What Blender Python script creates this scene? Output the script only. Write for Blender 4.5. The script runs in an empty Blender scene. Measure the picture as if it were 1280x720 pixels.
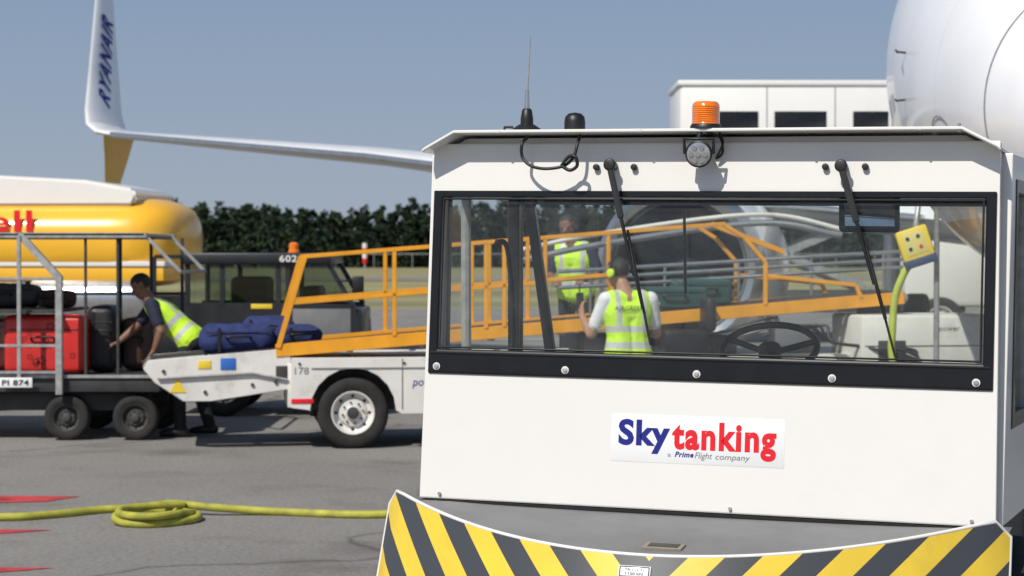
import bpy, bmesh, math, random
import numpy as np
from mathutils import Vector, Matrix
random.seed(7); np.random.seed(7)
R=math.radians
scene=bpy.context.scene
scene.view_settings.view_transform='Standard'
try: scene.view_settings.look='None'
except Exception: pass
scene.view_settings.exposure=0

# ------------------------------------------------------------------ materials
def mat(name,col,rough=.5,metal=0,var=.12,scale=4,bump=0,bscale=60,coat=0,stretch=(1,1,1),detail=6,spec=.5,dirt=0,dcol=(.09,.075,.06)):
    m=bpy.data.materials.new(name); m.use_nodes=True
    nt=m.node_tree; n=nt.nodes; l=nt.links
    b=n['Principled BSDF']
    tc=n.new('ShaderNodeTexCoord'); mp=n.new('ShaderNodeMapping'); mp.inputs['Scale'].default_value=stretch
    l.new(tc.outputs['Object'],mp.inputs['Vector'])
    nz=n.new('ShaderNodeTexNoise'); nz.inputs['Scale'].default_value=scale; nz.inputs['Detail'].default_value=detail
    l.new(mp.outputs[0],nz.inputs['Vector'])
    cr=n.new('ShaderNodeValToRGB')
    cr.color_ramp.elements[0].position=.3; cr.color_ramp.elements[1].position=.7
    cr.color_ramp.elements[0].color=[max(0,c*(1-var)) for c in col[:3]]+[1]
    cr.color_ramp.elements[1].color=[min(1,c*(1+var*.6)) for c in col[:3]]+[1]
    l.new(nz.outputs['Fac'],cr.inputs[0])
    out=cr.outputs[0]
    if dirt>0:
        nd=n.new('ShaderNodeTexNoise'); nd.inputs['Scale'].default_value=2.2; nd.inputs['Detail'].default_value=9; nd.inputs['Roughness'].default_value=.75
        l.new(mp.outputs[0],nd.inputs['Vector'])
        r2=n.new('ShaderNodeValToRGB'); r2.color_ramp.elements[0].position=.52; r2.color_ramp.elements[1].position=.8
        r2.color_ramp.elements[0].color=(0,0,0,1); r2.color_ramp.elements[1].color=(dirt,dirt,dirt,1)
        l.new(nd.outputs['Fac'],r2.inputs[0])
        mx=n.new('ShaderNodeMixRGB'); l.new(r2.outputs[0],mx.inputs[0]); l.new(out,mx.inputs[1]); mx.inputs[2].default_value=(*dcol,1)
        out=mx.outputs[0]
    l.new(out,b.inputs['Base Color'])
    b.inputs['Roughness'].default_value=rough; b.inputs['Metallic'].default_value=metal
    b.inputs['Coat Weight'].default_value=coat; b.inputs['Coat Roughness'].default_value=.08
    b.inputs['Specular IOR Level'].default_value=spec
    if bump>0:
        nb=n.new('ShaderNodeTexNoise'); nb.inputs['Scale'].default_value=bscale; nb.inputs['Detail'].default_value=4
        l.new(tc.outputs['Object'],nb.inputs['Vector'])
        bp=n.new('ShaderNodeBump'); bp.inputs['Strength'].default_value=bump; bp.inputs['Distance'].default_value=.01
        l.new(nb.outputs['Fac'],bp.inputs['Height']); l.new(bp.outputs[0],b.inputs['Normal'])
    return m

WHITE=mat('white_paint',(.79,.775,.74),.35,var=.03,scale=1.2,coat=.3,dirt=.05,bump=.03,bscale=5)
WHITE2=mat('worn_white_paint',(.72,.70,.66),.5,var=.12,scale=3,dirt=.6,bump=.05,bscale=20)
HULLW=mat('aircraft_white',(.84,.84,.84),.25,var=.02,scale=1,coat=.5)
BLACK=mat('black_rubber',(.012,.012,.013),.45,var=.3,scale=8)
BLACKG=mat('black_gloss',(.008,.008,.009),.25,var=.3,scale=8,dirt=.08)
TYRE=mat('tyre',(.022,.021,.020),.85,var=.4,scale=12,bump=.3,bscale=80)
DARK=mat('dark_steel',(.045,.045,.046),.6,var=.4,scale=6,dirt=.3)
FAN=mat('fan_titanium',(.02,.02,.022),.5,var=.3,scale=6)
GREY=mat('grey_deck_paint',(.16,.165,.17),.55,var=.15,scale=7,dirt=.4,bump=.12,bscale=140,dcol=(.08,.08,.08))
GALV=mat('galvanised_steel',(.42,.42,.41),.5,metal=.5,var=.25,scale=18)
SILVER=mat('bare_aluminium',(.6,.61,.62),.28,metal=.9,var=.12,scale=9)
ORANGE=mat('safety_orange_paint',(.80,.35,.02),.45,var=.12,scale=6,dirt=.2)
AMBER=mat('amber_lens',(.85,.20,.01),.15,var=.2,scale=30,coat=.6)
YEL=mat('tanker_yellow',(.88,.47,.03),.33,var=.06,scale=2,coat=.4)
GOLD=mat('gold_paint',(.88,.55,.08),.35,var=.05,coat=.4)
RED=mat('red_case',(.62,.03,.025),.4,var=.15,scale=6,coat=.2)
REDT=mat('red_print',(.72,.02,.03),.6,var=.03,spec=.2)
BLUET=mat('blue_print',(.02,.025,.22),.6,var=.03,spec=.2)
NAVY=mat('navy_cloth',(.018,.030,.12),.85,var=.4,scale=12,bump=.4,bscale=40)
GREYT=mat('grey_print',(.18,.18,.2),.5,var=.03)
STICK=mat('sticker_film',(.83,.83,.84),.22,var=.02)
HOSE=mat('yellow_hose',(.40,.39,.05),.65,var=.35,scale=10,bump=.3,bscale=90,dirt=.4)
HOSEG=mat('lime_hose',(.46,.52,.06),.5,var=.15,scale=10)
HIVIS=mat('hi_vis_cloth',(.58,.90,.04),.75,var=.12,scale=9,bump=.8,bscale=14)
REFL=mat('reflective_tape',(.55,.56,.55),.35,var=.1,scale=30)
SHIRTW=mat('white_shirt',(.75,.75,.77),.8,var=.08,scale=12,bump=.6,bscale=20)
SHIRTN=mat('navy_shirt',(.014,.018,.04),.85,var=.3,scale=12,bump=.5,bscale=22)
TROUS=mat('work_trousers',(.016,.018,.024),.85,var=.3,scale=12,bump=.6,bscale=18)
SHOE=mat('work_shoe',(.012,.011,.010),.5,var=.3)
SKINB=mat('skin_tan',(.42,.22,.14),.55,var=.1,scale=20)
SKIND=mat('skin_brown',(.22,.11,.07),.55,var=.1,scale=20)
HAIR=mat('dark_hair',(.018,.013,.010),.6,var=.5,scale=60,bump=.6,bscale=120)
EYE=mat('eye',(.05,.03,.02),.2,var=.1)
LIP=mat('lips',(.30,.10,.08),.5,var=.1)
EARM=mat('ear_defender_lime',(.60,.82,.04),.4,var=.05)
TEAL=mat('teal_case',(.02,.07,.07),.45,var=.2)
LENS=mat('lamp_lens',(.55,.56,.58),.12,metal=.7,var=.3,scale=60)
REDP=mat('red_apron_paint',(.50,.05,.05),.7,var=.3,scale=5,dirt=.5)
BLUEQ=mat('blue_sign',(.03,.14,.50),.5,var=.05)
YELP=mat('yellow_panel',(.80,.58,.04),.45,var=.06,dirt=.15)

def glass(name,tint=(.88,.92,.9),dust=0.0):
    m=bpy.data.materials.new(name); m.use_nodes=True; nt=m.node_tree; n=nt.nodes; l=nt.links
    n.clear(); o=n.new('ShaderNodeOutputMaterial')
    t=n.new('ShaderNodeBsdfTransparent'); t.inputs[0].default_value=(*tint,1)
    g=n.new('ShaderNodeBsdfGlossy'); g.inputs['Roughness'].default_value=.015; g.inputs[0].default_value=(1,1,1,1)
    f=n.new('ShaderNodeFresnel'); f.inputs[0].default_value=1.5
    src=t.outputs[0]
    if dust>0:
        d=n.new('ShaderNodeBsdfDiffuse'); d.inputs[0].default_value=(.6,.58,.54,1)
        tc=n.new('ShaderNodeTexCoord'); nz=n.new('ShaderNodeTexNoise'); nz.inputs['Scale'].default_value=3.5; nz.inputs['Detail'].default_value=10; nz.inputs['Roughness'].default_value=.7
        l.new(tc.outputs['Object'],nz.inputs['Vector'])
        cr=n.new('ShaderNodeValToRGB'); cr.color_ramp.elements[0].position=.35; cr.color_ramp.elements[0].color=(dust*.35,)*3+(1,); cr.color_ramp.elements[1].position=.75; cr.color_ramp.elements[1].color=(dust*2,)*3+(1,)
        l.new(nz.outputs['Fac'],cr.inputs[0])
        m1=n.new('ShaderNodeMixShader'); l.new(cr.outputs[0],m1.inputs[0]); l.new(t.outputs[0],m1.inputs[1]); l.new(d.outputs[0],m1.inputs[2]); src=m1.outputs[0]
    mx=n.new('ShaderNodeMixShader'); l.new(f.outputs[0],mx.inputs[0]); l.new(src,mx.inputs[1]); l.new(g.outputs[0],mx.inputs[2])
    l.new(mx.outputs[0],o.inputs[0]); return m
GLASS=glass('windscreen_glass',(.90,.94,.92),.035)
GLASSC=glass('clear_glass',(.95,.97,.96))
GLASSD=glass('tinted_glass',(.5,.57,.55))

def stripe_mat():
    m=mat('hazard_stripe_paint',(.80,.56,.05),.45,var=.08,scale=5,dirt=.3)
    nt=m.node_tree; n=nt.nodes; l=nt.links; b=n['Principled BSDF']
    src=b.inputs['Base Color'].links[0].from_socket
    tc=n.new('ShaderNodeTexCoord'); sp=n.new('ShaderNodeSeparateXYZ'); l.new(tc.outputs['Object'],sp.inputs[0])
    def M(op,a,bb=None):
        x=n.new('ShaderNodeMath'); x.operation=op
        for i,v in enumerate((a,bb)):
            if v is None: continue
            if isinstance(v,(int,float)): x.inputs[i].default_value=v
            else: l.new(v,x.inputs[i])
        return x.outputs[0]
    ax=M('ABSOLUTE',M('SUBTRACT',sp.outputs['X'],0.02))
    ph=M('ADD',M('SUBTRACT',ax,M('MULTIPLY',sp.outputs['Z'],.95)),2.04)
    fr=M('FRACT',M('DIVIDE',ph,.205))
    g=M('GREATER_THAN',fr,.5)
    mx=n.new('ShaderNodeMixRGB'); l.new(g,mx.inputs[0]); l.new(src,mx.inputs[1]); mx.inputs[2].default_value=(.055,.060,.068,1)
    l.new(mx.outputs[0],b.inputs['Base Color']); return m
STRIPE=stripe_mat()

def hull_mat():
    m=bpy.data.materials.new('aircraft_hull_paint'); m.use_nodes=True; nt=m.node_tree; n=nt.nodes; l=nt.links; b=n['Principled BSDF']
    tc=n.new('ShaderNodeTexCoord'); sp=n.new('ShaderNodeSeparateXYZ'); l.new(tc.outputs['Object'],sp.inputs[0])
    cr=n.new('ShaderNodeValToRGB'); cr.color_ramp.interpolation='CONSTANT'
    dv=n.new('ShaderNodeMath'); dv.operation='DIVIDE'; l.new(sp.outputs['Z'],dv.inputs[0]); dv.inputs[1].default_value=5.5
    l.new(dv.outputs[0],cr.inputs[0])
    e=cr.color_ramp.elements; e[0].position=0; e[0].color=(.30,.32,.35,1); e[1].position=1.72/5.5; e[1].color=(.74,.42,.05,1)
    x=e.new(1.92/5.5); x.color=(.9,.9,.91,1)
    fr=n.new('ShaderNodeMath'); fr.operation='FRACT'; d2=n.new('ShaderNodeMath'); d2.operation='DIVIDE'; d2.inputs[1].default_value=1.9
    l.new(sp.outputs['Y'],d2.inputs[0]); l.new(d2.outputs[0],fr.inputs[0])
    lt=n.new('ShaderNodeMath'); lt.operation='LESS_THAN'; lt.inputs[1].default_value=.004; l.new(fr.outputs[0],lt.inputs[0])
    mx=n.new('ShaderNodeMixRGB'); l.new(lt.outputs[0],mx.inputs[0]); l.new(cr.outputs[0],mx.inputs[1]); mx.inputs[2].default_value=(.66,.66,.68,1)
    nz=n.new('ShaderNodeTexNoise'); nz.inputs['Scale'].default_value=1.3; nz.inputs['Detail'].default_value=8; l.new(tc.outputs['Object'],nz.inputs['Vector'])
    r2=n.new('ShaderNodeValToRGB'); r2.color_ramp.elements[0].color=(.93,.93,.94,1); r2.color_ramp.elements[0].position=.35; r2.color_ramp.elements[1].color=(1,1,1,1); r2.color_ramp.elements[1].position=.6
    l.new(nz.outputs['Fac'],r2.inputs[0])
    mu=n.new('ShaderNodeMixRGB'); mu.blend_type='MULTIPLY'; mu.inputs[0].default_value=1; l.new(mx.outputs[0],mu.inputs[1]); l.new(r2.outputs[0],mu.inputs[2])
    l.new(mu.outputs[0],b.inputs['Base Color']); b.inputs['Roughness'].default_value=.3; b.inputs['Coat Weight'].default_value=.4
    return m
HULL=hull_mat()

# ------------------------------------------------------------------ mesh helpers
def empty(name,loc=(0,0,0),rot=(0,0,0),parent=None):
    e=bpy.data.objects.new(name,None); scene.collection.objects.link(e); e.empty_display_size=.2
    e.location=loc; e.rotation_euler=rot; e.parent=parent; return e
def add(name,me,m,parent=None,loc=(0,0,0),rot=(0,0,0),smooth=False,ang=35):
    o=bpy.data.objects.new(name,me); scene.collection.objects.link(o)
    if m is not None and len(me.materials)==0: me.materials.append(m)
    o.location=loc; o.rotation_euler=rot; o.parent=parent
    if smooth:
        me.polygons.foreach_set('use_smooth',[True]*len(me.polygons))
        try: me.set_sharp_from_angle(angle=R(ang))
        except Exception: pass
    return o
def from_py(name,v,f,m,parent=None,**k):
    me=bpy.data.meshes.new(name); me.from_pydata([tuple(a) for a in v],[],f)
    bm=bmesh.new(); bm.from_mesh(me); bmesh.ops.recalc_face_normals(bm,faces=bm.faces); bm.to_mesh(me); bm.free()
    return add(name,me,m,parent,**k)
def box(name,x0,x1,y0,y1,z0,z1,m,parent=None,bev=.008,rot=(0,0,0),seg=2):
    bm=bmesh.new(); bmesh.ops.create_cube(bm,size=1)
    c=((x0+x1)/2,(y0+y1)/2,(z0+z1)/2)
    for v in bm.verts: v.co=Vector((v.co.x*(x1-x0),v.co.y*(y1-y0),v.co.z*(z1-z0)))
    if bev>0:
        bb=min(bev,.45*min(abs(x1-x0),abs(y1-y0),abs(z1-z0)))
        bmesh.ops.bevel(bm,geom=list(bm.edges),offset=bb,segments=seg,affect='EDGES',profile=.5)
    me=bpy.data.meshes.new(name); bm.to_mesh(me); bm.free()
    return add(name,me,m,parent,loc=c,rot=rot,smooth=True)
def cyl(name,p0,p1,r0,m,parent=None,r1=None,seg=24,bev=0):
    p0=Vector(p0);p1=Vector(p1); r1=r0 if r1 is None else r1; d=p1-p0
    bm=bmesh.new(); bmesh.ops.create_cone(bm,cap_ends=True,segments=seg,radius1=r0,radius2=max(r1,1e-4),depth=d.length)
    if bev>0:
        ed=[e for e in bm.edges if abs(e.verts[0].co.z-e.verts[1].co.z)<1e-6]
        bmesh.ops.bevel(bm,geom=ed,offset=bev,segments=3,affect='EDGES',profile=.5)
    q=d.to_track_quat('Z','Y').to_matrix().to_4x4()
    bmesh.ops.transform(bm,matrix=Matrix.Translation((p0+p1)/2)@q,verts=bm.verts)
    me=bpy.data.meshes.new(name); bm.to_mesh(me); bm.free()
    return add(name,me,m,parent,smooth=True)
def catmull(P,n=8):
    P=[Vector(p) for p in P]; Q=[P[0]*2-P[1]]+P+[P[-1]*2-P[-2]]; out=[]
    for i in range(1,len(Q)-2):
        a,b,c,d=Q[i-1:i+3]
        for k in range(n):
            t=k/n; out.append(.5*((2*b)+(c-a)*t+(2*a-5*b+4*c-d)*t*t+(3*b-a-3*c+d)*t**3))
    out.append(P[-1]); return out
def tube(name,P,r,m,parent=None,smooth=False,cyclic=False):
    if smooth: P=catmull(P)
    cu=bpy.data.curves.new(name,'CURVE'); cu.dimensions='3D'; s=cu.splines.new('POLY'); s.points.add(len(P)-1)
    for i,p in enumerate(P): s.points[i].co=(*p,1)
    s.use_cyclic_u=cyclic; cu.bevel_depth=r; cu.bevel_resolution=4; cu.use_fill_caps=True; cu.materials.append(m)
    s.use_smooth=True
    o=bpy.data.objects.new(name,cu); scene.collection.objects.link(o); o.parent=parent; return o
def sqtube(name,p0,p1,w,h,m,parent=None,bev=.004):
    p0=Vector(p0);p1=Vector(p1); d=p1-p0
    bm=bmesh.new(); bmesh.ops.create_cube(bm,size=1)
    for v in bm.verts: v.co=Vector((v.co.x*d.length,v.co.y*w,v.co.z*h))
    bmesh.ops.bevel(bm,geom=list(bm.edges),offset=min(bev,.3*w,.3*h),segments=2,affect='EDGES')
    x=d.normalized(); up=Vector((0,0,1))
    if abs(x.z)>.95: up=Vector((1,0,0))
    y=up.cross(x).normalized(); z=x.cross(y)
    M=Matrix((x,y,z)).transposed().to_4x4()
    bmesh.ops.transform(bm,matrix=Matrix.Translation((p0+p1)/2)@M,verts=bm.verts)
    me=bpy.data.meshes.new(name); bm.to_mesh(me); bm.free(); return add(name,me,m,parent,smooth=True)
def prism(name,poly,y0,y1,m,parent=None,bev=.006,**k):
    bm=bmesh.new()
    a=[bm.verts.new((x,y0,z)) for x,z in poly]; b=[bm.verts.new((x,y1,z)) for x,z in poly]
    n=len(poly); bm.faces.new(a); bm.faces.new(b[::-1])
    for i in range(n): bm.faces.new((a[i],b[i],b[(i+1)%n],a[(i+1)%n]))
    bmesh.ops.recalc_face_normals(bm,faces=bm.faces)
    if bev>0:
        ed=[e for e in bm.edges if e.calc_face_angle(0)>R(30)]
        bmesh.ops.bevel(bm,geom=ed,offset=bev,segments=2,affect='EDGES')
    me=bpy.data.meshes.new(name); bm.to_mesh(me); bm.free()
    return add(name,me,m,parent,smooth=True,**k)
def holepanel(name,o,i,y0,y1,m,parent=None,**k):
    v=[];f=[]
    for y in (y0,y1):
        v+=[(x,y,z) for x,z in o]+[(x,y,z) for x,z in i]
    for s in (0,8):
        for q in range(4):
            a=s+q;b=s+(q+1)%4; c=s+4+(q+1)%4; d=s+4+q; f.append((a,b,c,d))
    for q in range(4):
        f.append((q,(q+1)%4,8+(q+1)%4,8+q)); f.append((4+q,4+(q+1)%4,12+(q+1)%4,12+q))
    ob=from_py(name,v,f,m,parent,**k)
    bv=ob.modifiers.new('b','BEVEL'); bv.width=.006; bv.segments=2; bv.limit_method='ANGLE'
    return ob
def rect(x0,x1,z0,z1): return [(x0,z0),(x1,z0),(x1,z1),(x0,z1)]
def lathe(name,prof,m,parent=None,loc=(0,0,0),rot=(0,0,0),seg=40,axis='Y'):
    v=[];f=[];n=len(prof)
    for i in range(seg):
        a=2*math.pi*i/seg
        for r,h in prof:
            v.append((r*math.cos(a),h,r*math.sin(a)) if axis=='Y' else (r*math.cos(a),r*math.sin(a),h))
    for i in range(seg):
        for j in range(n-1):
            a=i*n+j;b=((i+1)%seg)*n+j; f.append((a,b,b+1,a+1))
    me=bpy.data.meshes.new(name); me.from_pydata(v,[],f)
    bm=bmesh.new(); bm.from_mesh(me); bmesh.ops.remove_doubles(bm,verts=bm.verts,dist=1e-5); bmesh.ops.recalc_face_normals(bm,faces=bm.faces); bm.to_mesh(me); bm.free()
    return add(name,me,m,parent,loc=loc,rot=rot,smooth=True,ang=40)
def wheel(parent,x,y,z,r,w,rim=None,facing=-1):
    rim=rim or WHITE2; s=facing; k=r
    e=empty('wheel',(x,y,z),(0,0,0),parent)
    lathe('tyre',[(k*.60,-w*.42),(k*.72,-w*.5),(k*.90,-w*.5),(k*.975,-w*.42),(k,-w*.3),(k,w*.3),(k*.975,w*.42),(k*.9,w*.5),(k*.72,w*.5),(k*.60,w*.42)],TYRE,e)
    lathe('rim',[(k*.61,s*w*.42),(k*.60,s*w*.46),(k*.56,s*w*.44),(k*.53,s*w*.25),(k*.42,s*w*.15),(k*.36,s*w*.28),(k*.2,s*w*.30),(k*.19,s*w*.42),(k*.12,s*w*.46),(0.0001,s*w*.46)],rim,e)
    lathe('inner_rim',[(k*.61,-s*w*.42),(k*.5,-s*w*.2),(.001,-s*w*.1)],DARK,e)
    lathe('hub_cap',[(k*.17,s*w*.43),(k*.165,s*w*.50),(k*.10,s*w*.53),(.0001,s*w*.53)],DARK,e,seg=20)
    for i in range(8):
        a=i*math.pi/4+.2; c=(k*.29*math.cos(a),s*w*.27,k*.29*math.sin(a))
        cyl('nut',c,(c[0],s*w*.37,c[2]),k*.030,DARK,e,seg=8)
    for i in range(8):
        a=i*math.pi/4; c=(k*.47*math.cos(a),s*w*.17,k*.47*math.sin(a))
        cyl('vent_hole',c,(c[0],s*w*.235,c[2]),k*.045,BLACK,e,seg=10)
    return e
def text(name,body,x0,x1,z0,z1,m,parent,y=-.002,bold=.0,shear=0,mtx=None,space=1.0):
    """printed lettering: a flat film with no thickness"""
    cu=bpy.data.curves.new(name,'FONT'); cu.body=body; cu.size=1; cu.offset=bold; cu.shear=shear; cu.resolution_u=4; cu.space_character=space
    o=bpy.data.objects.new(name,cu); scene.collection.objects.link(o)
    bpy.context.view_layer.update()
    me=bpy.data.meshes.new_from_object(o.evaluated_get(bpy.context.evaluated_depsgraph_get()))
    bpy.data.objects.remove(o)
    co=np.array([v.co[:] for v in me.vertices]); mn=co.min(0); mxx=co.max(0)
    for v in me.vertices:
        u=(v.co.x-mn[0])/(mxx[0]-mn[0]); w=(v.co.y-mn[1])/(mxx[1]-mn[1])
        X=x0+u*(x1-x0); Z=z0+w*(z1-z0)
        v.co=(X,Z,0) if mtx is not None else (X,y,Z)
    try: me.normals_split_custom_set([])
    except Exception: pass
    me.polygons.foreach_set('use_smooth',[False]*len(me.polygons)); me.update()
    me.materials.clear(); me.materials.append(m)
    ob=bpy.data.objects.new(name,me); scene.collection.objects.link(ob); ob.parent=parent
    if mtx is not None: ob.matrix_local=mtx
    return ob
def loft(name,rings,m,parent,closed_ends=True,**k):
    n=len(rings[0]); v=[p for r in rings for p in r]; f=[]
    for i in range(len(rings)-1):
        for j in range(n):
            a=i*n+j;b=i*n+(j+1)%n; f.append((a,b,b+n,a+n))
    if closed_ends: f.append(tuple(range(n))); f.append(tuple(range((len(rings)-1)*n,len(rings)*n)))
    return from_py(name,v,f,m,parent,smooth=True,**k)

# ------------------------------------------------------------------ camera, sky, sun
cam=bpy.data.cameras.new('camera'); co=bpy.data.objects.new('camera',cam); scene.collection.objects.link(co)
co.location=(0,0,1.65); co.rotation_euler=(R(90-.875),0,0); cam.lens=70; cam.sensor_width=36; cam.clip_end=6000; cam.clip_start=.1
cam.dof.use_dof=True; cam.dof.focus_distance=6.45; cam.dof.aperture_fstop=6.3
scene.camera=co
sd=Vector((-.48,-.72,.95)).normalized()
el=math.asin(sd.z); az=math.atan2(sd.x,sd.y)
w=bpy.data.worlds.new('World'); scene.world=w; w.use_nodes=True
nt=w.node_tree; bg=nt.nodes['Background']; sky=nt.nodes.new('ShaderNodeTexSky'); sky.sky_type='NISHITA'; sky.sun_disc=False
sky.sun_elevation=el; sky.sun_rotation=az; sky.air_density=1.0; sky.dust_density=.8; sky.ozone_density=1.5; sky.altitude=0
g=nt.nodes.new('ShaderNodeTexCoord'); sp=nt.nodes.new('ShaderNodeSeparateXYZ'); nt.links.new(g.outputs['Generated'],sp.inputs[0])
hz=nt.nodes.new('ShaderNodeValToRGB'); e=hz.color_ramp.elements
e[0].position=0; e[0].color=(.95,.95,.95,1); e[1].position=.6; e[1].color=(0,0,0,1); x=e.new(.16); x.color=(.92,.92,.92,1)
nt.links.new(sp.outputs['Z'],hz.inputs[0])
hc=nt.nodes.new('ShaderNodeValToRGB'); e=hc.color_ramp.elements
e[0].position=0; e[0].color=(.380,.440,.525,1); e[1].position=.14; e[1].color=(.250,.345,.505,1)
nt.links.new(sp.outputs['Z'],hc.inputs[0])
sc=nt.nodes.new('ShaderNodeVectorMath'); sc.operation='SCALE'; sc.inputs['Scale'].default_value=1/.09; nt.links.new(hc.outputs[0],sc.inputs[0])
mx=nt.nodes.new('ShaderNodeMixRGB'); nt.links.new(hz.outputs[0],mx.inputs[0]); nt.links.new(sky.outputs[0],mx.inputs[1]); nt.links.new(sc.outputs[0],mx.inputs[2])
nt.links.new(mx.outputs[0],bg.inputs[0]); bg.inputs[1].default_value=.085
sl=bpy.data.lights.new('sun','SUN'); sl.energy=4.3; sl.angle=R(.5); sl.color=(1,.95,.87)
so=bpy.data.objects.new('sun',sl); scene.collection.objects.link(so); so.rotation_euler=(-sd).to_track_quat('-Z','Y').to_euler()

# ------------------------------------------------------------------ ground
def sheet(name,poly,z,m):
    me=bpy.data.meshes.new(name); me.from_pydata([(x,y,z) for x,y in poly],[],[tuple(range(len(poly)))]); 
    o=add(name,me,m)
    if me.polygons[0].normal.z<0: me.flip_normals()
    return o
GRASS=mat('dry_grass',(.27,.245,.11),.95,var=.5,scale=.06,detail=10,bump=.5,bscale=3,stretch=(.25,1,1))
sheet('ground',[(-3000,-300),(3000,-300),(3000,4000),(-3000,4000)],-.008,GRASS)
def tarmac():
    m=bpy.data.materials.new('apron_asphalt'); m.use_nodes=True; nt=m.node_tree; n=nt.nodes; l=nt.links; b=n['Principled BSDF']
    tc=n.new('ShaderNodeTexCoord')
    def N(s,d=8,r=.6,st=(1,1,1)):
        mp=n.new('ShaderNodeMapping'); mp.inputs['Scale'].default_value=st; l.new(tc.outputs['Object'],mp.inputs[0])
        x=n.new('ShaderNodeTexNoise'); x.inputs['Scale'].default_value=s; x.inputs['Detail'].default_value=d; x.inputs['Roughness'].default_value=r; l.new(mp.outputs[0],x.inputs['Vector']); return x.outputs['Fac']
    def ramp(s,a,b2,c0,c1):
        x=n.new('ShaderNodeValToRGB'); x.color_ramp.elements[0].position=a; x.color_ramp.elements[1].position=b2
        x.color_ramp.elements[0].color=(*c0,1); x.color_ramp.elements[1].color=(*c1,1); l.new(s,x.inputs[0]); return x.outputs[0]
    def mul(a,bb,f=1):
        x=n.new('ShaderNodeMixRGB'); x.blend_type='MULTIPLY'; x.inputs[0].default_value=f; l.new(a,x.inputs[1]); l.new(bb,x.inputs[2]); return x.outputs[0]
    base=ramp(N(.35,6,.6,(1,.6,1)),.3,.7,(.225,.213,.197),(.305,.290,.268))
    fine=ramp(N(30,5,.8),.32,.68,(.52,.52,.52),(1.08,1.08,1.08))
    stain=ramp(N(1.1,9,.7,(.7,1,1)),.30,.47,(.66,.64,.62),(1,1,1))
    c=mul(mul(base,fine),stain)
    vo=n.new('ShaderNodeTexVoronoi'); vo.inputs['Scale'].default_value=.55; l.new(tc.outputs['Object'],vo.inputs['Vector'])
    sp=ramp(vo.outputs['Distance'],.05,.22,(.68,.67,.66),(1,1,1)); c=mul(c,sp)
    vc=n.new('ShaderNodeTexVoronoi'); vc.feature='DISTANCE_TO_EDGE'; vc.inputs['Scale'].default_value=.16
    mpn=n.new('ShaderNodeMixRGB'); mpn.inputs[0].default_value=.06; l.new(tc.outputs['Object'],mpn.inputs[1])
    nn=n.new('ShaderNodeTexNoise'); nn.inputs['Scale'].default_value=.8; nn.inputs['Detail'].default_value=5; l.new(tc.outputs['Object'],nn.inputs['Vector']); 
    sc=n.new('ShaderNodeVectorMath'); sc.operation='SCALE'; sc.inputs['Scale'].default_value=18; l.new(nn.outputs['Color'],sc.inputs[0]); l.new(sc.outputs[0],mpn.inputs[2])
    l.new(mpn.outputs[0],vc.inputs['Vector'])
    cr=ramp(vc.outputs['Distance'],.001,.006,(.5,.5,.5),(1,1,1)); c=mul(c,cr)
    l.new(c,b.inputs['Base Color']); b.inputs['Roughness'].default_value=.9
    bp=n.new('ShaderNodeBump'); bp.inputs['Strength'].default_value=.4; bp.inputs['Distance'].default_value=.01
    l.new(N(55,4,.7),bp.inputs['Height']); l.new(bp.outputs[0],b.inputs['Normal']); return m
TARM=tarmac()
sheet('apron_pavement',[(-260,-40),(260,-40),(260,68),(-260,62)],-.0,TARM)
sheet('taxiway',[(-400,150),(400,150),(400,172),(-400,172)],-.004,TARM)
for i,p in enumerate([[(-5.5,13.85),(-2.98,13.72),(-3.15,13.42),(-4.2,13.20),(-3.40,13.55),(-5.5,13.6)],
          [(-5.4,12.15),(-2.77,12.02),(-3.3,11.72),(-5.4,11.6)],[(-5,10.6),(-2.43,10.55),(-2.8,10.33),(-5,10.2)]]):
    sheet('red_apron_marking' ,p,.004,REDP)
sheet('apron_stand_line',[(-60,40),(60,40),(60,40.3),(-60,40.3)],.004,mat('worn_line_paint',(.5,.5,.46),.8,dirt=.5))

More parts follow.
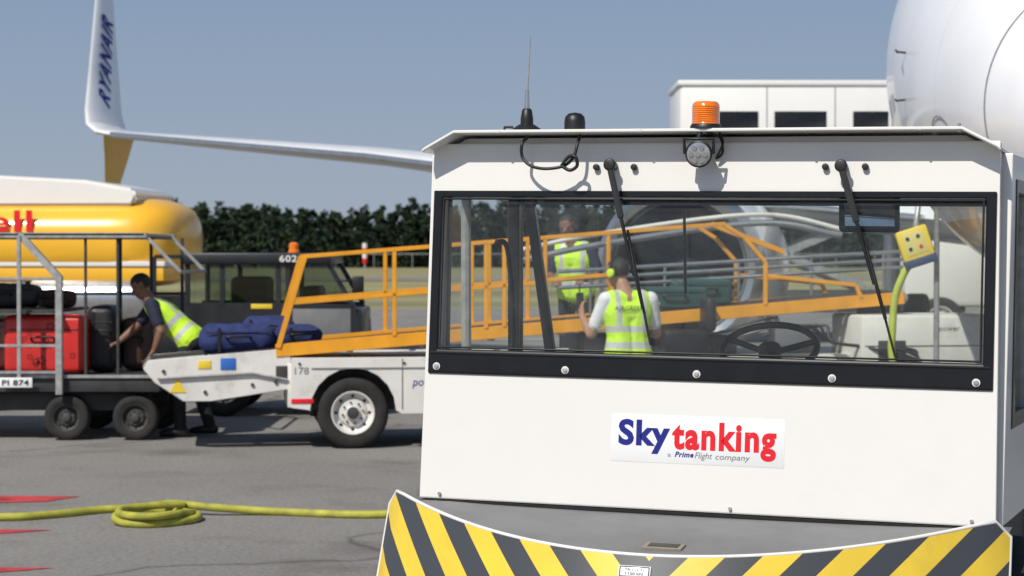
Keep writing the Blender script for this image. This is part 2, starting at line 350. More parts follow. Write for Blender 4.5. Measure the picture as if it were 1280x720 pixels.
# ------------------------------------------------------------------ tree belt
LEAF=[mat('foliage_a',(.022,.036,.022),.95,var=.35,scale=.3,spec=.05),mat('foliage_b',(.030,.046,.026),.95,var=.35,scale=.3,spec=.05),mat('foliage_c',(.042,.056,.030),.95,var=.3,scale=.3,spec=.05)]  # leaf greens carry a bluish distance haze in their base colour
BARK=mat('bark',(.04,.032,.025),.9,var=.3)
def trees():
    V=[];F=[];MI=[];cnt=0
    def clump(cc,cs,mi,nq,s0,s1):
        nonlocal cnt
        d=np.random.normal(size=(nq,3)); d/=np.linalg.norm(d,axis=1)[:,None]
        c=cc+d*cs*np.array([1,1,.8])*np.random.uniform(.2,1.25,(nq,1))
        a=np.random.normal(size=(nq,3)); a/=np.linalg.norm(a,axis=1)[:,None]
        b=np.cross(a,np.random.normal(size=(nq,3))); b/=np.linalg.norm(b,axis=1)[:,None]
        s=np.random.uniform(s0,s1,(nq,1))
        q=np.stack([c-a*s-b*s*.7,c+a*s-b*s*.5,c+a*s*.8+b*s*.7,c-a*s*.9+b*s*.6],1).reshape(-1,3)
        V.append(q)
        for k in range(nq): F.append((cnt,cnt+1,cnt+2,cnt+3)); MI.append(mi); cnt+=4
    for row in range(4):
        x=-175+random.random()*3
        while x<200:
            y=330+row*6+random.uniform(-2.5,2.5)
            H=10.9+1.0*math.sin(x*.045)+.8*math.sin(x*.13+2)+random.uniform(-1.1,1.1)
            if random.random()<.12: H+=random.uniform(.6,1.5)
            if row==0: H*=random.uniform(.55,.95)
            conif=random.random()<.45
            rr=random.uniform(1.5,2.0) if conif else random.uniform(2.0,3.1)
            pts=[]
            for z,r in ((0,.28),(H*.8,.08)):
                for k in range(5): pts.append([x+r*math.cos(k*1.2566),y+r*math.sin(k*1.2566),z])
            V.append(np.array(pts))
            for k in range(5): F.append((cnt+k,cnt+(k+1)%5,cnt+5+(k+1)%5,cnt+5+k)); MI.append(3)
            cnt+=10
            for c in range(18):
                t=(c+random.random())/18; a=random.uniform(0,6.28)
                prof_=(1.05-.9*t) if conif else math.sin(math.pi*min(.96,t*.70+.26))
                rad=rr*prof_*random.uniform(.2,1)
                cc=np.array([x+rad*math.cos(a),y+rad*math.sin(a)*.8,H*(.03+.92*t)]); cs=random.uniform(.7,1.4)*(1.2-.6*t)
                clump(cc,cs,random.choice([0,0,0,1,1,2]),20,.18,.48)
            x+=random.uniform(2.0,3.2)
    me=bpy.data.meshes.new('distant_trees'); me.from_pydata(np.concatenate(V).tolist(),[],F)
    for m in LEAF+[BARK]: me.materials.append(m)
    me.polygons.foreach_set('material_index',MI); add('distant_trees',me,None)
trees()
mp=empty('marker_post',(-21.8,295,0))
for i in range(4): cyl('band',(0,0,.8+i*.75),(0,0,.8+i*.75+.745),.36,[WHITE,REDT][(i+1)%2],mp,seg=16)
cyl('foot',(0,0,0),(0,0,.8),.15,GALV,mp)
fe=empty('perimeter_fence',(0,300,0))
tube('fence_rail',[(-160,0,2.2),(180,0,2.2)],.05,GALV,fe)
for i in range(60): cyl('fence_post',(-160+i*5.8,0,0),(-160+i*5.8,0,2.3),.06,GALV,fe,seg=6)

# ------------------------------------------------------------------ foreground tractor
T=empty('airport_service_tractor',(.596,6.6,0),(0,R(.7),R(-18)))
FA=empty('front_assembly',(0,0,.805),(R(-4),0,0),T)
hw=.975
holepanel('front_panel',[(-hw,0),(hw,0),(hw-.01,1.235),(-hw+.01,1.235)],rect(-.935,.925,.47,1.055),0,.05,WHITE,FA)
holepanel('windscreen_seal',rect(-.958,.958,.432,1.070),rect(-.925,.924,.519,1.048),-.008,.03,BLACKG,FA)
from_py('windscreen',[(-.93,.012,.51),(.928,.012,.51),(.928,.012,1.055),(-.93,.012,1.055)],[(0,1,2,3)],GLASS,FA)
tube('seal_bead',[(-.918,-.01,.525),(.917,-.01,.525),(.917,-.01,1.041),(-.918,-.01,1.041)],.005,BLACK,FA,cyclic=True)
sqtube('seal_groove',(-.948,-.011,.507),(.948,-.011,.507),.006,.006,BLACK,FA,bev=.001)
for a in (-.925,-.46,-.004,.446,.905):
    cyl('panel_bolt',(a,-.008,.458),(a,-.015,.458),.009,GALV,FA,seg=16,bev=.002)
    cyl('panel_bolt_washer',(a,-.008,.458),(a,-.0105,.458),.013,WHITE,FA,seg=16)
def sheetprof(name,prof,th,y0,y1,m,parent):
    top=prof; bot=[(x,z-th) for x,z in prof][::-1]; return prism(name,top+bot,y0,y1,m,parent,bev=.003)
sheetprof('roof_visor',[(-.980,2.012),(-.965,2.022),(-.862,2.078),(.850,2.078),(.960,2.022),(.972,2.012)],.012,-.005,1.42,WHITE,T)
prism('roof_core',[(-.955,2.0),(-.86,2.056),(.85,2.056),(.95,2.0),(.95,1.985),(-.955,1.985)],.125,1.33,WHITE,T)
for s in (-1,1):
    W=empty('side_wall_frame',(s*.972,.06,0),(0,0,R(90-s*4)),T)
    holepanel('side_wall',[(0,.80),(1.32,.80),(1.30,2.0),(.10,2.0)],[(.17,1.12),(1.28,1.12),(1.24,1.90),(.20,1.90)],-.02,.02,WHITE,W)
    holepanel('side_window_seal',[(.15,1.10),(1.295,1.10),(1.255,1.92),(.18,1.92)],[(.20,1.15),(1.25,1.15),(1.21,1.87),(.22,1.87)],-.024,.024,BLACKG,W)
    if s>0:
        from_py('side_glass',[(.18,0,1.13),(1.26,0,1.13),(1.23,0,1.89),(.2,0,1.89)],[(0,1,2,3)],GLASSC,W)
    else: # left window slid open: only the fixed front pane
        from_py('side_glass',[(.18,0,1.13),(.52,0,1.13),(.48,0,1.89),(.2,0,1.89)],[(0,1,2,3)],GLASSC,W)
    sqtube('sliding_window_bar',(.52,0,1.14),(.48,0,1.88),.035,.02,GALV,W)
    tube('grab_handle',[(.98,s*.02,1.25),(.96,s*.07,1.30),(.86,s*.07,1.66),(.84,s*.02,1.70)],.011,BLACK,W,smooth=True)
holepanel('rear_wall',rect(-1.06,1.06,.8,2.0),[(-1.03,1.0),(1.02,1.0),(1.02,1.855),(-1.04,1.855)],1.33,1.355,BLACK,T)
from_py('rear_glass',[(-.9,1.345,.99),(1.03,1.345,.99),(1.03,1.345,1.87),(-1.03,1.345,1.87)],[(0,1,2,3)],GLASSC,T)
tube('rear_wiper',[(-.35,1.30,1.84),(-.34,1.30,1.5)],.006,BLACK,T)
sqtube('rear_pillar',(-.86,1.30,1.0),(-1.0,1.30,1.90),.035,.04,BLACKG,T)
box('cab_floor',-.95,.95,.05,1.33,.80,.84,DARK,T)
box('headlining',-.94,.94,.14,1.32,1.955,1.98,GREY,T)
prism('dashboard',[(.07,1.10),(.07,1.275),(.16,1.315),(.30,1.29),(.40,1.22),(.40,1.0),(.07,1.0)],-.45,.35,BLACK,T,rot=(0,0,0)).rotation_euler=(0,0,R(90))
SW=empty('steering_wheel',(.165,.42,1.335),(R(28),0,0),T)
P=[(.165*math.cos(a),.165*math.sin(a),0) for a in [i*math.pi/24 for i in range(48)]]
tube('rim',P,.012,BLACK,SW,cyclic=True)
for a in (R(-90),R(20),R(160)): tube('spoke',[(0,0,-.02),(.16*math.cos(a),.16*math.sin(a),0)],.011,BLACK,SW)
cyl('hub',(0,0,-.05),(0,0,.01),.04,BLACK,SW,bev=.008); cyl('column',(0,0,-.35),(0,0,-.03),.03,BLACK,SW)
box('seat_base',-.1,.4,.65,1.1,.86,1.02,BLACK,T,bev=.04); box('seat_back',-.08,.38,1.08,1.2,1.0,1.24,BLACK,T,bev=.05)
MR=empty('rear_view_mirror',(.535,.20,1.795),(R(-14),0,R(12)),T)
box('mirror_housing',-.100,.100,-.012,.02,-.055,.055,BLACK,MR,bev=.03,seg=4)
box('mirror_glass',-.082,.082,-.015,-.0125,-.039,.039,mat('mirror',(.5,.52,.54),.05,metal=1,var=0),MR,bev=.001)
cyl('arm',(0,.02,.03),(.03,.05,.19),.009,BLACK,MR)
def wiper(a0,v0,a1,v1,par):
    cyl('wiper_spindle',(a0,.0,v0),(a0,-.045,v0),.017,BLACK,par,bev=.004); cyl('wiper_cap',(a0,-.045,v0),(a0,-.058,v0),.021,BLACK,par,bev=.006)
    d=Vector((a1-a0,0,v1-v0)); p=Vector((a0,-.05,v0))
    sqtube('wiper_arm',p,p+d*.30+Vector((0,.0,0)),.012,.022,BLACK,par); 
    tube('wiper_rod',[p+d*.28,p+d*.62+Vector((0,.012,0))],.006,BLACK,par)
    tube('wiper_blade_bow',[p+d*.42+Vector((.006,.022,0)),p+d*.62+Vector((.006,.010,0)),p+d*.8+Vector((.004,.020,0))],.006,BLACK,par,smooth=True)
    sqtube('wiper_blade',p+d*.36+Vector((.006,.034,0)),p+d+Vector((.0,.034,0)),.014,.007,BLACK,par,bev=.002)
wiper(-.315,1.154,-.162,.55,FA); wiper(.464,1.149,.650,.53,FA)
for a in (-.372,-.24,.407,.537):
    cyl('spray_nozzle',(a,0,1.150),(a,-.018,1.150),.011,BLACK,FA,seg=16,bev=.003)
LP=empty('work_lamp',(0,-.085,1.185),(R(12),0,0),FA)
lathe('housing',[(.001,.06),(.028,.055),(.040,.02),(.045,.0),(.045,-.008),(.040,-.012)],BLACK,LP)
lathe('lens',[(.040,-.010),(.030,-.013),(.001,-.015)],LENS,LP)
for i in range(7):
    a=i*math.pi/3; c=(.024*math.cos(a),-.0145,.024*math.sin(a)) if i<6 else (0,-.0155,0)
    cyl('led',c,(c[0],c[1]-.003,c[2]),.008,SILVER,LP,seg=12)
tube('bracket',[(-.048,0,.0),(-.05,.0,.05),(.05,.0,.05),(.048,0,0)],.006,BLACK,LP); cyl('stem',(0,.0,.05),(0,.03,.08),.008,BLACK,LP)
tube('lamp_cable',[(.02,.03,.07),(.06,.05,.05),(.065,.07,.0),(.045,.06,-.02),(.07,.05,.03),(.06,.04,.075)],.004,BLACK,LP,smooth=True)
BE=empty('beacon',(.012,.04,2.078),(0,0,0),T)
lathe('base',[(.001,.0),(.052,0),(.052,.008),(.047,.016)],BLACK,BE,axis='Z')
pr=[(.047,.014)]
for i in range(9): pr+=[(.047,.018+i*.007),(.0445,.0215+i*.007)]
lathe('lens',pr+[(.044,.082),(.036,.090),(.001,.092)],AMBER,BE,axis='Z')
AN=empty('antenna',(-.615,.05,2.078),(0,0,0),T)
lathe('base',[(.001,0),(.048,0),(.048,.006),(.03,.018),(.022,.022),(.022,.04),(.017,.07),(.012,.075),(.001,.076)],BLACK,AN,axis='Z')
cyl('spring',(0,0,.07),(0,0,.14),.010,SILVER,AN,r1=.007); cyl('whip',(0,0,.13),(.008,0,.32),.0038,GALV,AN,r1=.0024,seg=8)
tube('clip',[(-.08,0,.0),(-.08,0,.012),(-.05,0,.012)],.005,BLACK,AN)
lathe('gps_dome',[(.036,0),(.036,.028),(.033,.045),(.022,.056),(.001,.06)],BLACK,T,loc=(-.444,.05,2.078),axis='Z')
tube('aerial_cable',[(-.612,.05,2.055),(-.622,.02,2.03),(-.620,.02,1.985),(-.585,.01,1.955),(-.53,.00,1.945),(-.47,.01,1.955),(-.435,.01,1.985),(-.425,.02,2.03),(-.425,.05,2.06)],.0055,BLACK,T,smooth=True)
tube('cable_tie_loop',[(-.475,.0,1.955),(-.45,.0,1.985),(-.425,-.005,1.985),(-.42,.0,1.955),(-.445,.0,1.940),(-.475,.0,1.955)],.006,BLACK,T,smooth=True)
for x in (-.7,-.2,.35,.72): cyl('roof_rivet',(x,-.004,2.071),(x,-.008,2.071),.0045,WHITE2,T,seg=10)
cyl('roof_stud',(.84,.02,2.06),(.84,.02,2.088),.006,SILVER,T,seg=10)
box('sticker',-.292,.295,-.0008,.002,.158,.317,STICK,FA,bev=.0002)
text('sticker_text_blue','Sky',-.268,-.090,.187,.301,BLUET,FA,y=-.0013,bold=.040,space=1.10)
text('sticker_text_red','tanking',-.083,.268,.177,.300,REDT,FA,y=-.0013,bold=.040,space=1.14)
text('sticker_text_small','a',-.097,-.085,.180,.190,GREYT,FA,y=-.0013)
text('sticker_text_small','Prime',-.072,-.008,.180,.1985,BLUET,FA,y=-.0016,bold=.03,shear=.25,space=1.1)
text('sticker_text_small','Flight',-.004,.055,.1715,.1985,GREYT,FA,y=-.0016,shear=.25)
text('sticker_text_small','company',.066,.182,.1715,.190,GREYT,FA,y=-.0016,shear=.2)
for a in (-.9,.12,.9): cyl('base_bolt',(a,0,.018),(a,-.008,.018),.006,GALV,FA,seg=10)
def fr(a): return .12+.55*(1-(a/1.03)**2)
def zt(a): return .856-.099*(1-(a/1.03)**2)-.0
NA=48; vv=[];ff=[]
AA=[-1.02+2.04*i/NA for i in range(NA+1)]
for a in AA:
    for k in range(5):
        t=k/4; y=.08*(1-t)+t*(-fr(a)+.0); z=.80*(1-t)+t*(zt(a)-.022 if abs(a)<.9 else .80); vv.append((a,y,min(z,.80)))
for i in range(NA):
    for k in range(4): a=i*5+k; ff.append((a,a+5,a+6,a+1))
from_py('deck',vv,ff,GREY,T,smooth=True)
vv=[];ff=[]
rows=[0,.015,.05,.15,.3,.42]
AP=[-1.03+2.06*i/NA for i in range(NA+1)]
for th in (0,.014):
    for a in AP:
        cr=max(0,abs(a)-.97); drop=.06-math.sqrt(max(0,.06**2-cr**2)) if cr>0 else 0
        for d in rows:
            dz=d; z=zt(a)-drop-dz*(1-drop); f=fr(a)+.42*dz+.02
            vv.append((a,-f+th,z))
n=len(rows); off=(NA+1)*n
for i in range(NA):
    for k in range(n-1):
        a=i*n+k; ff.append((a,a+1,a+n+1,a+n)); b=a+off; ff.append((b,b+n,b+n+1,b+1))
    ff.append((i*n,(i+1)*n,off+(i+1)*n,off+i*n)); ff.append((i*n+n-1,off+i*n+n-1,off+(i+1)*n+n-1,(i+1)*n+n-1))
for k in range(n-1):
    ff.append((k,off+k,off+k+1,k+1)); q=NA*n+k; ff.append((q,q+1,off+q+1,off+q))
from_py('hazard_bumper',vv,ff,STRIPE,T,smooth=True)
ed=[Vector(vv[i*n])+Vector((0,.006,.002)) for i in range(NA+1)]
ed=[ed[0]+Vector((-.004,-.16,-.38))]+ed+[ed[-1]+Vector((.004,-.16,-.38))]
tube('bumper_edge_trim',ed,.0062,WHITE,T)
fl=empty('label_frame',(-.02,-fr(0)-.02-.42*.045-.003,zt(0)-.045),(R(-23),0,0),T)
box('bumper_label',-.05,.05,-.003,.004,-.019,.019,STICK,fl,bev=.003)
holepanel('label_border',rect(-.046,.046,-.016,.016),rect(-.043,.043,-.0135,.0135),-.005,-.003,BLACK,fl)
text('label_text','TR 036 F1',-.030,.030,.002,.010,BLACK,fl,y=-.0055); text('label_text','1150 kN',-.026,.026,-.010,-.002,BLACK,fl,y=-.0055)
dp=empty('deck_plate',(.01,-.465,.7555),(R(4.8),0,0),T)
box('plate',-.062,.062,-.036,.036,-.004,.004,mat('brass_plate',(.30,.25,.18),.5,metal=.3),dp,bev=.001); box('plate_inset',-.048,.048,-.024,.024,.0035,.0055,DARK,dp,bev=.0005)
sqtube('cab_base_gap',(-.97,-.004,.797),(.985,-.004,.797),.02,.012,BLACK,T)
box('chassis',-.93,.93,-.05,3.4,.32,.72,DARK,T,bev=.03); box('rear_deck',-1.0,1.0,1.45,3.4,.70,.86,WHITE,T,bev=.03)
for x,s in ((-.95,-1),(.95,1)):
    for y in (.45,2.7):
        we=empty('axle_end',(x,y,.36),(0,0,R(90) if s>0 else R(-90)),T); wheel(we,0,0,0,.36,.24,WHITE)

# ------------------------------------------------------------------ people
def sph(n=70):
    p=[]
    for i in range(n):
        z=1-2*(i+.5)/n; r=math.sqrt(1-z*z); a=i*2.39996; p.append(Vector((r*math.cos(a),r*math.sin(a),z)))
    return p
SP=sph()
def hand(caps,wr,d,nrm,curl,side,reg='skin'):
    d=Vector(d).normalized(); nrm=Vector(nrm); nrm=(nrm-d*nrm.dot(d)).normalized(); s=d.cross(nrm)*side
    wr=Vector(wr)
    for k in (-1,0,1): caps.append((wr+s*k*.014,.020,wr+d*.085+s*k*.027,.014,reg))
    L=[.062,.075,.080,.070]; 
    for i,o in enumerate((-.036,-.013,.011,.034)):
        b=wr+d*.088+s*o; ln=L[i]; ang=curl*.5; p=b
        for sg in range(3):
            dd=d*math.cos(ang)+nrm*math.sin(ang)+s*o*.8; dd.normalize(); q=p+dd*ln*(.44,.31,.25)[sg]
            caps.append((p,.0095-.001*sg,q,.0088-.001*sg,reg)); p=q; ang+=curl*.8
    p=wr+d*.028+s*.030; q=p+(d*.6+s*.7+nrm*.3).normalized()*.038; r=q+(d*.9+nrm*(.4+curl*.3)).normalized()*.032
    caps.append((p,.014,q,.011,reg)); caps.append((q,.011,r,.009,reg))
def body(name,loc,C,face,up,headc,mats,vest_dir,vest_org,Rv,extra=None,hs=1.0):
    root=empty(name,loc)
    f=Vector(face).normalized(); u=Vector(up); u=(u-f*u.dot(f)).normalized(); s=f.cross(u); h=Vector(headc)
    caps=list(C)
    def H(a,b,c): return h+(f*a+s*b+u*c)*hs
    caps+= [(H(-.02,0,.03),.092*hs,H(-.005,0,.035),.088*hs,'head'),(H(.02,0,-.02),.072*hs,H(.038,0,-.075),.042*hs,'head'),
            (H(.035,.025,-.03),.045*hs,H(.03,-.025,-.03),.045*hs,'head'),(H(.088,0,-.003),.010,H(.104,0,-.03),.013,'head'),
            (H(.07,.035,.02),.014,H(.07,-.035,.02),.014,'head'),
            (H(-.01,.082,.005),.014,H(-.012,.084,-.03),.011,'head'),(H(-.01,-.082,.005),.014,H(-.012,-.084,-.03),.011,'head'),
            (H(.075,.014,-.062),.011,H(.075,-.014,-.062),.011,'head')]
    V=[];F=[]
    for p0,r0,p1,r1,_ in caps:
        bm=bmesh.new(); p0=Vector(p0);p1=Vector(p1)
        for q in SP: bm.verts.new(p0+q*r0)
        for q in SP: bm.verts.new(p1+q*r1)
        res=bmesh.ops.convex_hull(bm,input=bm.verts[:])
        lv=[v for v in bm.verts if not v.link_faces]; bmesh.ops.delete(bm,geom=lv,context='VERTS')
        bm.verts.index_update(); o=len(V); V+=[v.co.copy() for v in bm.verts]; F+=[tuple(o+v.index for v in fc.verts) for fc in bm.faces]; bm.free()
    me=bpy.data.meshes.new('t'); me.from_pydata([tuple(v) for v in V],[],F); ob=bpy.data.objects.new('t',me); scene.collection.objects.link(ob)
    rm=ob.modifiers.new('r','REMESH'); rm.mode='VOXEL'; rm.voxel_size=.0075; rm.use_smooth_shade=True
    sm=ob.modifiers.new('s','SMOOTH'); sm.factor=.5; sm.iterations=3
    bpy.context.view_layer.update()
    m2=bpy.data.meshes.new_from_object(ob.evaluated_get(bpy.context.evaluated_depsgraph_get())); bpy.data.objects.remove(ob); m2.name='body'
    n=len(m2.polygons); ce=np.zeros(n*3); m2.polygons.foreach_get('center',ce); ce=ce.reshape(-1,3)
    best=np.full(n,1e9); reg=np.zeros(n,int); names=['skin','head','hair','vest','refl','shirt','trousers','shoe']
    for p0,r0,p1,r1,g in caps:
        a=np.array(p0);b=np.array(p1)-a; L=max(1e-9,b.dot(b)); t=np.clip((ce-a)@b/L,0,1); d=np.linalg.norm(ce-a-t[:,None]*b,axis=1)-(r0+(r1-r0)*t)
        w_=d<best; best[w_]=d[w_]; reg[w_]=names.index(g)
    rel=ce-np.array(h); lf=rel@np.array(f)/hs; lu=rel@np.array(u)/hs; ls=np.abs(rel@np.array(s))/hs
    hm=(reg==1)&(((lu>.062-.25*np.clip(lf-.02,0,1))&(lf>-.2)&((lf<.06)|(lu>.075)))|((lf<-.0)&(lu>-.035))|((lf<.02)&(lu>.02)&(ls<.2)))&~((ls>.078)&(lu<.03)&(lf>-.03))
    reg[hm]=2
    vd=np.array(vest_dir)/np.linalg.norm(vest_dir); tv=(ce-np.array(vest_org))@vd; rv=np.abs((ce-np.array(vest_org))@np.array(Rv))
    vm=reg==3
    reg[vm&(((tv>.06)&(tv<.11))|((tv>.19)&(tv<.24))|((tv>.24)&(rv>.085)&(rv<.13)))]=4
    reg[reg==1]=0
    m2.materials.clear()
    for nm in names: m2.materials.append(mats.get(nm) or mats['skin'])
    m2.polygons.foreach_set('material_index',reg.astype(int)); m2.polygons.foreach_set('use_smooth',[True]*n)
    add('body',m2,None,root)
    for k in (-1,1):
        e=H(.082,k*.031,.0); bm=bmesh.new(); bmesh.ops.create_uvsphere(bm,u_segments=12,v_segments=8,radius=.010); me=bpy.data.meshes.new('eye'); bm.to_mesh(me); bm.free(); add('eye',me,EYE,root,loc=e,smooth=True)
    cyl('mouth',H(.087,-.02,-.06),H(.087,.02,-.06),.004,LIP,root,seg=8)
    if extra: extra(root,H,s,f,u)
    return root
def torso(P,Sd,Rr,N,chestw=.085,vest=True):
    P=Vector(P);Sd=Vector(Sd);Rr=Vector(Rr).normalized(); ax=(Sd-P); c=[]
    W=P+ax*.32; Cc=P+ax*.72; Sx=P+ax*.96
    for k in (-1,1):
        c.append((P+Rr*k*.07,.118,P+Rr*k*.09-ax.normalized()*.04,.105,'trousers'))
        c.append((P+Rr*k*.07+ax*.02,.132,W+Rr*k*.055,.118,'vest'))
        c.append((W+Rr*k*.055,.118,Cc+Rr*k*.085,.122,'vest'))
        c.append((Cc+Rr*k*.085,.122,Sx+Rr*k*.12,.078,'vest'))
    c.append((Sx-Rr*.13,.072,Sx+Rr*.13,.072,'vest')); c.append((Cc-Rr*.06,.118,Cc+Rr*.06,.118,'vest')); c.append((P-Rr*.06,.12,P+Rr*.06,.12,'vest'))
    c.append((Sx,.075,Vector(N),.055,'skin')); return c
def arm(c,S,E,Wr,sleeve=.7,shirt='shirt'):
    S=Vector(S);E=Vector(E);Wr=Vector(Wr); M=S+(E-S)*sleeve
    c.append((S,.068,M,.058,shirt)); c.append((M,.045,E,.041,'skin')); c.append((E,.041,E+(Wr-E)*.35,.040,'skin')); c.append((E+(Wr-E)*.35,.040,Wr,.026,'skin'))
def leg(c,Hh,K,A,toe):
    Hh=Vector(Hh);K=Vector(K);A=Vector(A);t=Vector(toe).normalized()
    c.append((Hh,.098,K,.070,'trousers')); c.append((K,.070,A+Vector((0,0,.02)),.056,'trousers'))
    c.append((A+Vector((0,0,-.03))-t*.045,.042,A+Vector((0,0,-.035))+t*.09,.040,'shoe')); c.append((A+Vector((0,0,-.035))+t*.09,.040,A+Vector((0,0,-.045))+t*.165,.030,'shoe'))

Rr=Vector((.97,.24,0)); fw=Vector((-.24,.97,0))
c=torso((0,0,.86),(-.01,.0,1.335),Rr,(-.05,.02,1.44))
Sl=Vector((0,0,1.31))-Rr*.185; Sr=Vector((0,0,1.31))+Rr*.185
arm(c,Sl,(-.30,.02,1.03),(-.365,.22,1.17)); hand(c,(-.365,.22,1.17),(-.1,.25,.9),(.6,.3,0),1.0,1)
arm(c,Sr,(.235,.12,1.03),(.10,.32,1.06)); hand(c,(.10,.32,1.06),(-.8,.5,.1),(0,-.2,-1),.9,1)
leg(c,Vector((0,0,.83))-Rr*.09,(-.11,.03,.46),(-.14,-.02,.085),fw); leg(c,Vector((0,0,.83))+Rr*.09,(.12,.04,.46),(.13,.0,.085),fw)
def hs(root,H,s,f,u):
    for k in (-1,1):
        a=H(-.005,k*.082,-.005); b=H(-.005,k*.118,-.005); cyl('ear_cup',a,b,.036,EARM,root,bev=.012); cyl('ear_cup_ring',H(-.005,k*.083,-.005),H(-.005,k*.090,-.005),.039,BLACK,root)
    tube('headband',[H(-.005,.1*math.cos(t)*1.06,.01+.120*math.sin(t)) for t in [i*math.pi/16 for i in range(17)]],.007,BLACK,root)
body('ground_crew_worker',(.94,16.1,0),c,(-.75,.62,-.10),(0,0,1),(-.085,.05,1.53),dict(skin=SKINB,hair=HAIR,vest=HIVIS,refl=REFL,shirt=SHIRTW,trousers=TROUS,shoe=SHOE),(0,0,1),(0,0,.86),tuple(Rr),hs)
w1=bpy.data.objects['ground_crew_worker']
sqtube('handheld_radio',(-.375,.25,1.24),(-.385,.27,1.36),.035,.06,BLACK,w1); cyl('radio_aerial',(-.385,.27,1.36),(-.385,.27,1.43),.006,BLACK,w1,seg=8)
text('vest_text','AIRGREEN',-.12,.13,1.225,1.262,TROUS,w1,mtx=Matrix.Translation((.0,-.132,0))@Matrix.Rotation(R(14),4,'Z')@Matrix.Rotation(R(90),4,'X'),bold=.01)

Rr=Vector((0,1,0)); P=Vector((.13,0,.90)); Sd=Vector((-.22,0,1.22))
c=torso(P,Sd,Rr,(-.275,0,1.30))
ax=(Sd-P).normalized()
arm(c,Sd+Vector((.02,-.185,0)),(-.10,-.27,.98),(-.17,-.24,.79)); hand(c,(-.17,-.24,.79),(-.4,0,-.7),(-.3,.2,0),.7,1)
arm(c,Sd+Vector((-.02,.185,0)),(-.40,.12,1.0),(-.56,.05,.86)); hand(c,(-.56,.05,.86),(-.9,0,-.3),(0,0,-1),.7,1)
leg(c,P+Vector((0,-.09,-.04)),(.03,-.11,.48),(.05,-.12,.085),(-1,-.15,0)); leg(c,P+Vector((0,.09,-.04)),(.16,.12,.48),(.28,.13,.085),(-1,.1,0))
body('baggage_handler',(-3.09,18.35,0),c,(-.85,-.12,-.5),(-.4,0,.9),(-.33,0,1.385),dict(skin=SKIND,hair=HAIR,vest=HIVIS,refl=REFL,shirt=SHIRTN,trousers=TROUS,shoe=SHOE),tuple(ax),tuple(P),(0,1,0),None)

Rr=Vector((.9,-.3,0)).normalized()
c=torso((0,0,.90),(-.04,-.04,1.36),Rr,(-.06,-.06,1.46))
arm(c,Vector((-.04,-.04,1.33))-Rr*.185,(-.27,-.05,1.08),(-.22,-.28,1.02),.9); hand(c,(-.22,-.28,1.02),(.1,-.9,-.1),(0,0,-1),.8,1)
arm(c,Vector((-.04,-.04,1.33))+Rr*.185,(.22,-.16,1.08),(.08,-.34,1.03),.9); hand(c,(.08,-.34,1.03),(-.5,-.8,0),(0,0,-1),.8,-1)
leg(c,Vector((0,0,.86))-Rr*.09,(-.1,-.03,.47),(-.11,0,.085),(-.3,-.9,0)); leg(c,Vector((0,0,.86))+Rr*.09,(.1,-.05,.47),(.11,0,.085),(-.3,-.9,0))
body('ground_crew_worker',(.64,19.9,.40),c,(-.35,-.85,-.25),(0,0,1),(-.085,-.09,1.56),dict(skin=SKIND,hair=HAIR,vest=HIVIS,refl=REFL,shirt=SHIRTN,trousers=TROUS,shoe=SHOE),(0,0,1),(0,0,.9),tuple(Rr))
st=empty('work_step',(.64,19.9,0))
box('tread',-.5,.5,-.45,.45,.355,.398,GALV,st); box('lower_tread',-.5,.5,-.75,-.46,.17,.20,GALV,st)
for x in (-.46,.46):
    for y in (-.4,.4): sqtube('leg',(x,y,0),(x,y,.36),.04,.04,GALV,st)
    sqtube('stringer',(x,-.74,0),(x,-.44,.36),.03,.03,GALV,st)

# ------------------------------------------------------------------ belt loader
L=empty('belt_loader',(-2.03,17.1,0),(0,0,R(8)))
def cz(x): return .85+.0784*x
LW=1.0
for y in (0,LW):
    sqtube('boom_beam',(0,y,cz(0)),(5.6,y,cz(5.6)),.06,.11,ORANGE,L)
    prism('boom_nose_side',[(-1.12,.70),(-1.08,.775),(0.0,.86),(.13,.80),(.13,.52),(-.55,.42),(-.78,.42),(-1.02,.58)],y-.02,y+.03,WHITE2,L)
box('blue_sign',-.47,-.34,-.026,-.021,.69,.79,BLUEQ,L,bev=.001); box('yellow_sign',-.66,-.55,-.026,-.021,.70,.77,YELP,L,bev=.001)
prism('warning_triangle',[(-.9,.50),(-.76,.50),(-.83,.62)],-.026,-.021,YELP,L,bev=0)
tube('nose_rail',[(-1.0,-.04,.62),(-.2,-.04,.66),(.1,-.04,.60)],.012,GALV,L)
for x,z in ((-.95,.68),(-.2,.56),(.0,.58),(-.6,.5)): cyl('nose_bolt',(x,-.02,z),(x,-.035,z),.016,DARK,L,seg=10)
box('nose_socket',.0,.10,-.03,-.02,.60,.72,DARK,L,bev=.002)
vv=[]
for x,z in [(-1.08,.745),(5.6,cz(5.6)+.03)]:
    for y in (.06,LW-.06): vv.append((x,y,z+.03))
from_py('belt',vv,[(0,1,3,2)],mat('belt_rubber',(.03,.03,.03),.8,var=.3,scale=5),L)
cyl('nose_roller',(-1.08,.04,.72),(-1.08,LW-.04,.72),.045,GALV,L); cyl('head_roller',(5.6,.04,cz(5.6)),(5.6,LW-.04,cz(5.6)),.055,GALV,L)
for i in range(10): cyl('idler',(-.6+i*.62,.05,cz(-.6+i*.62)-.05),(-.6+i*.62,LW-.05,cz(-.6+i*.62)-.05),.03,GALV,L,seg=12)
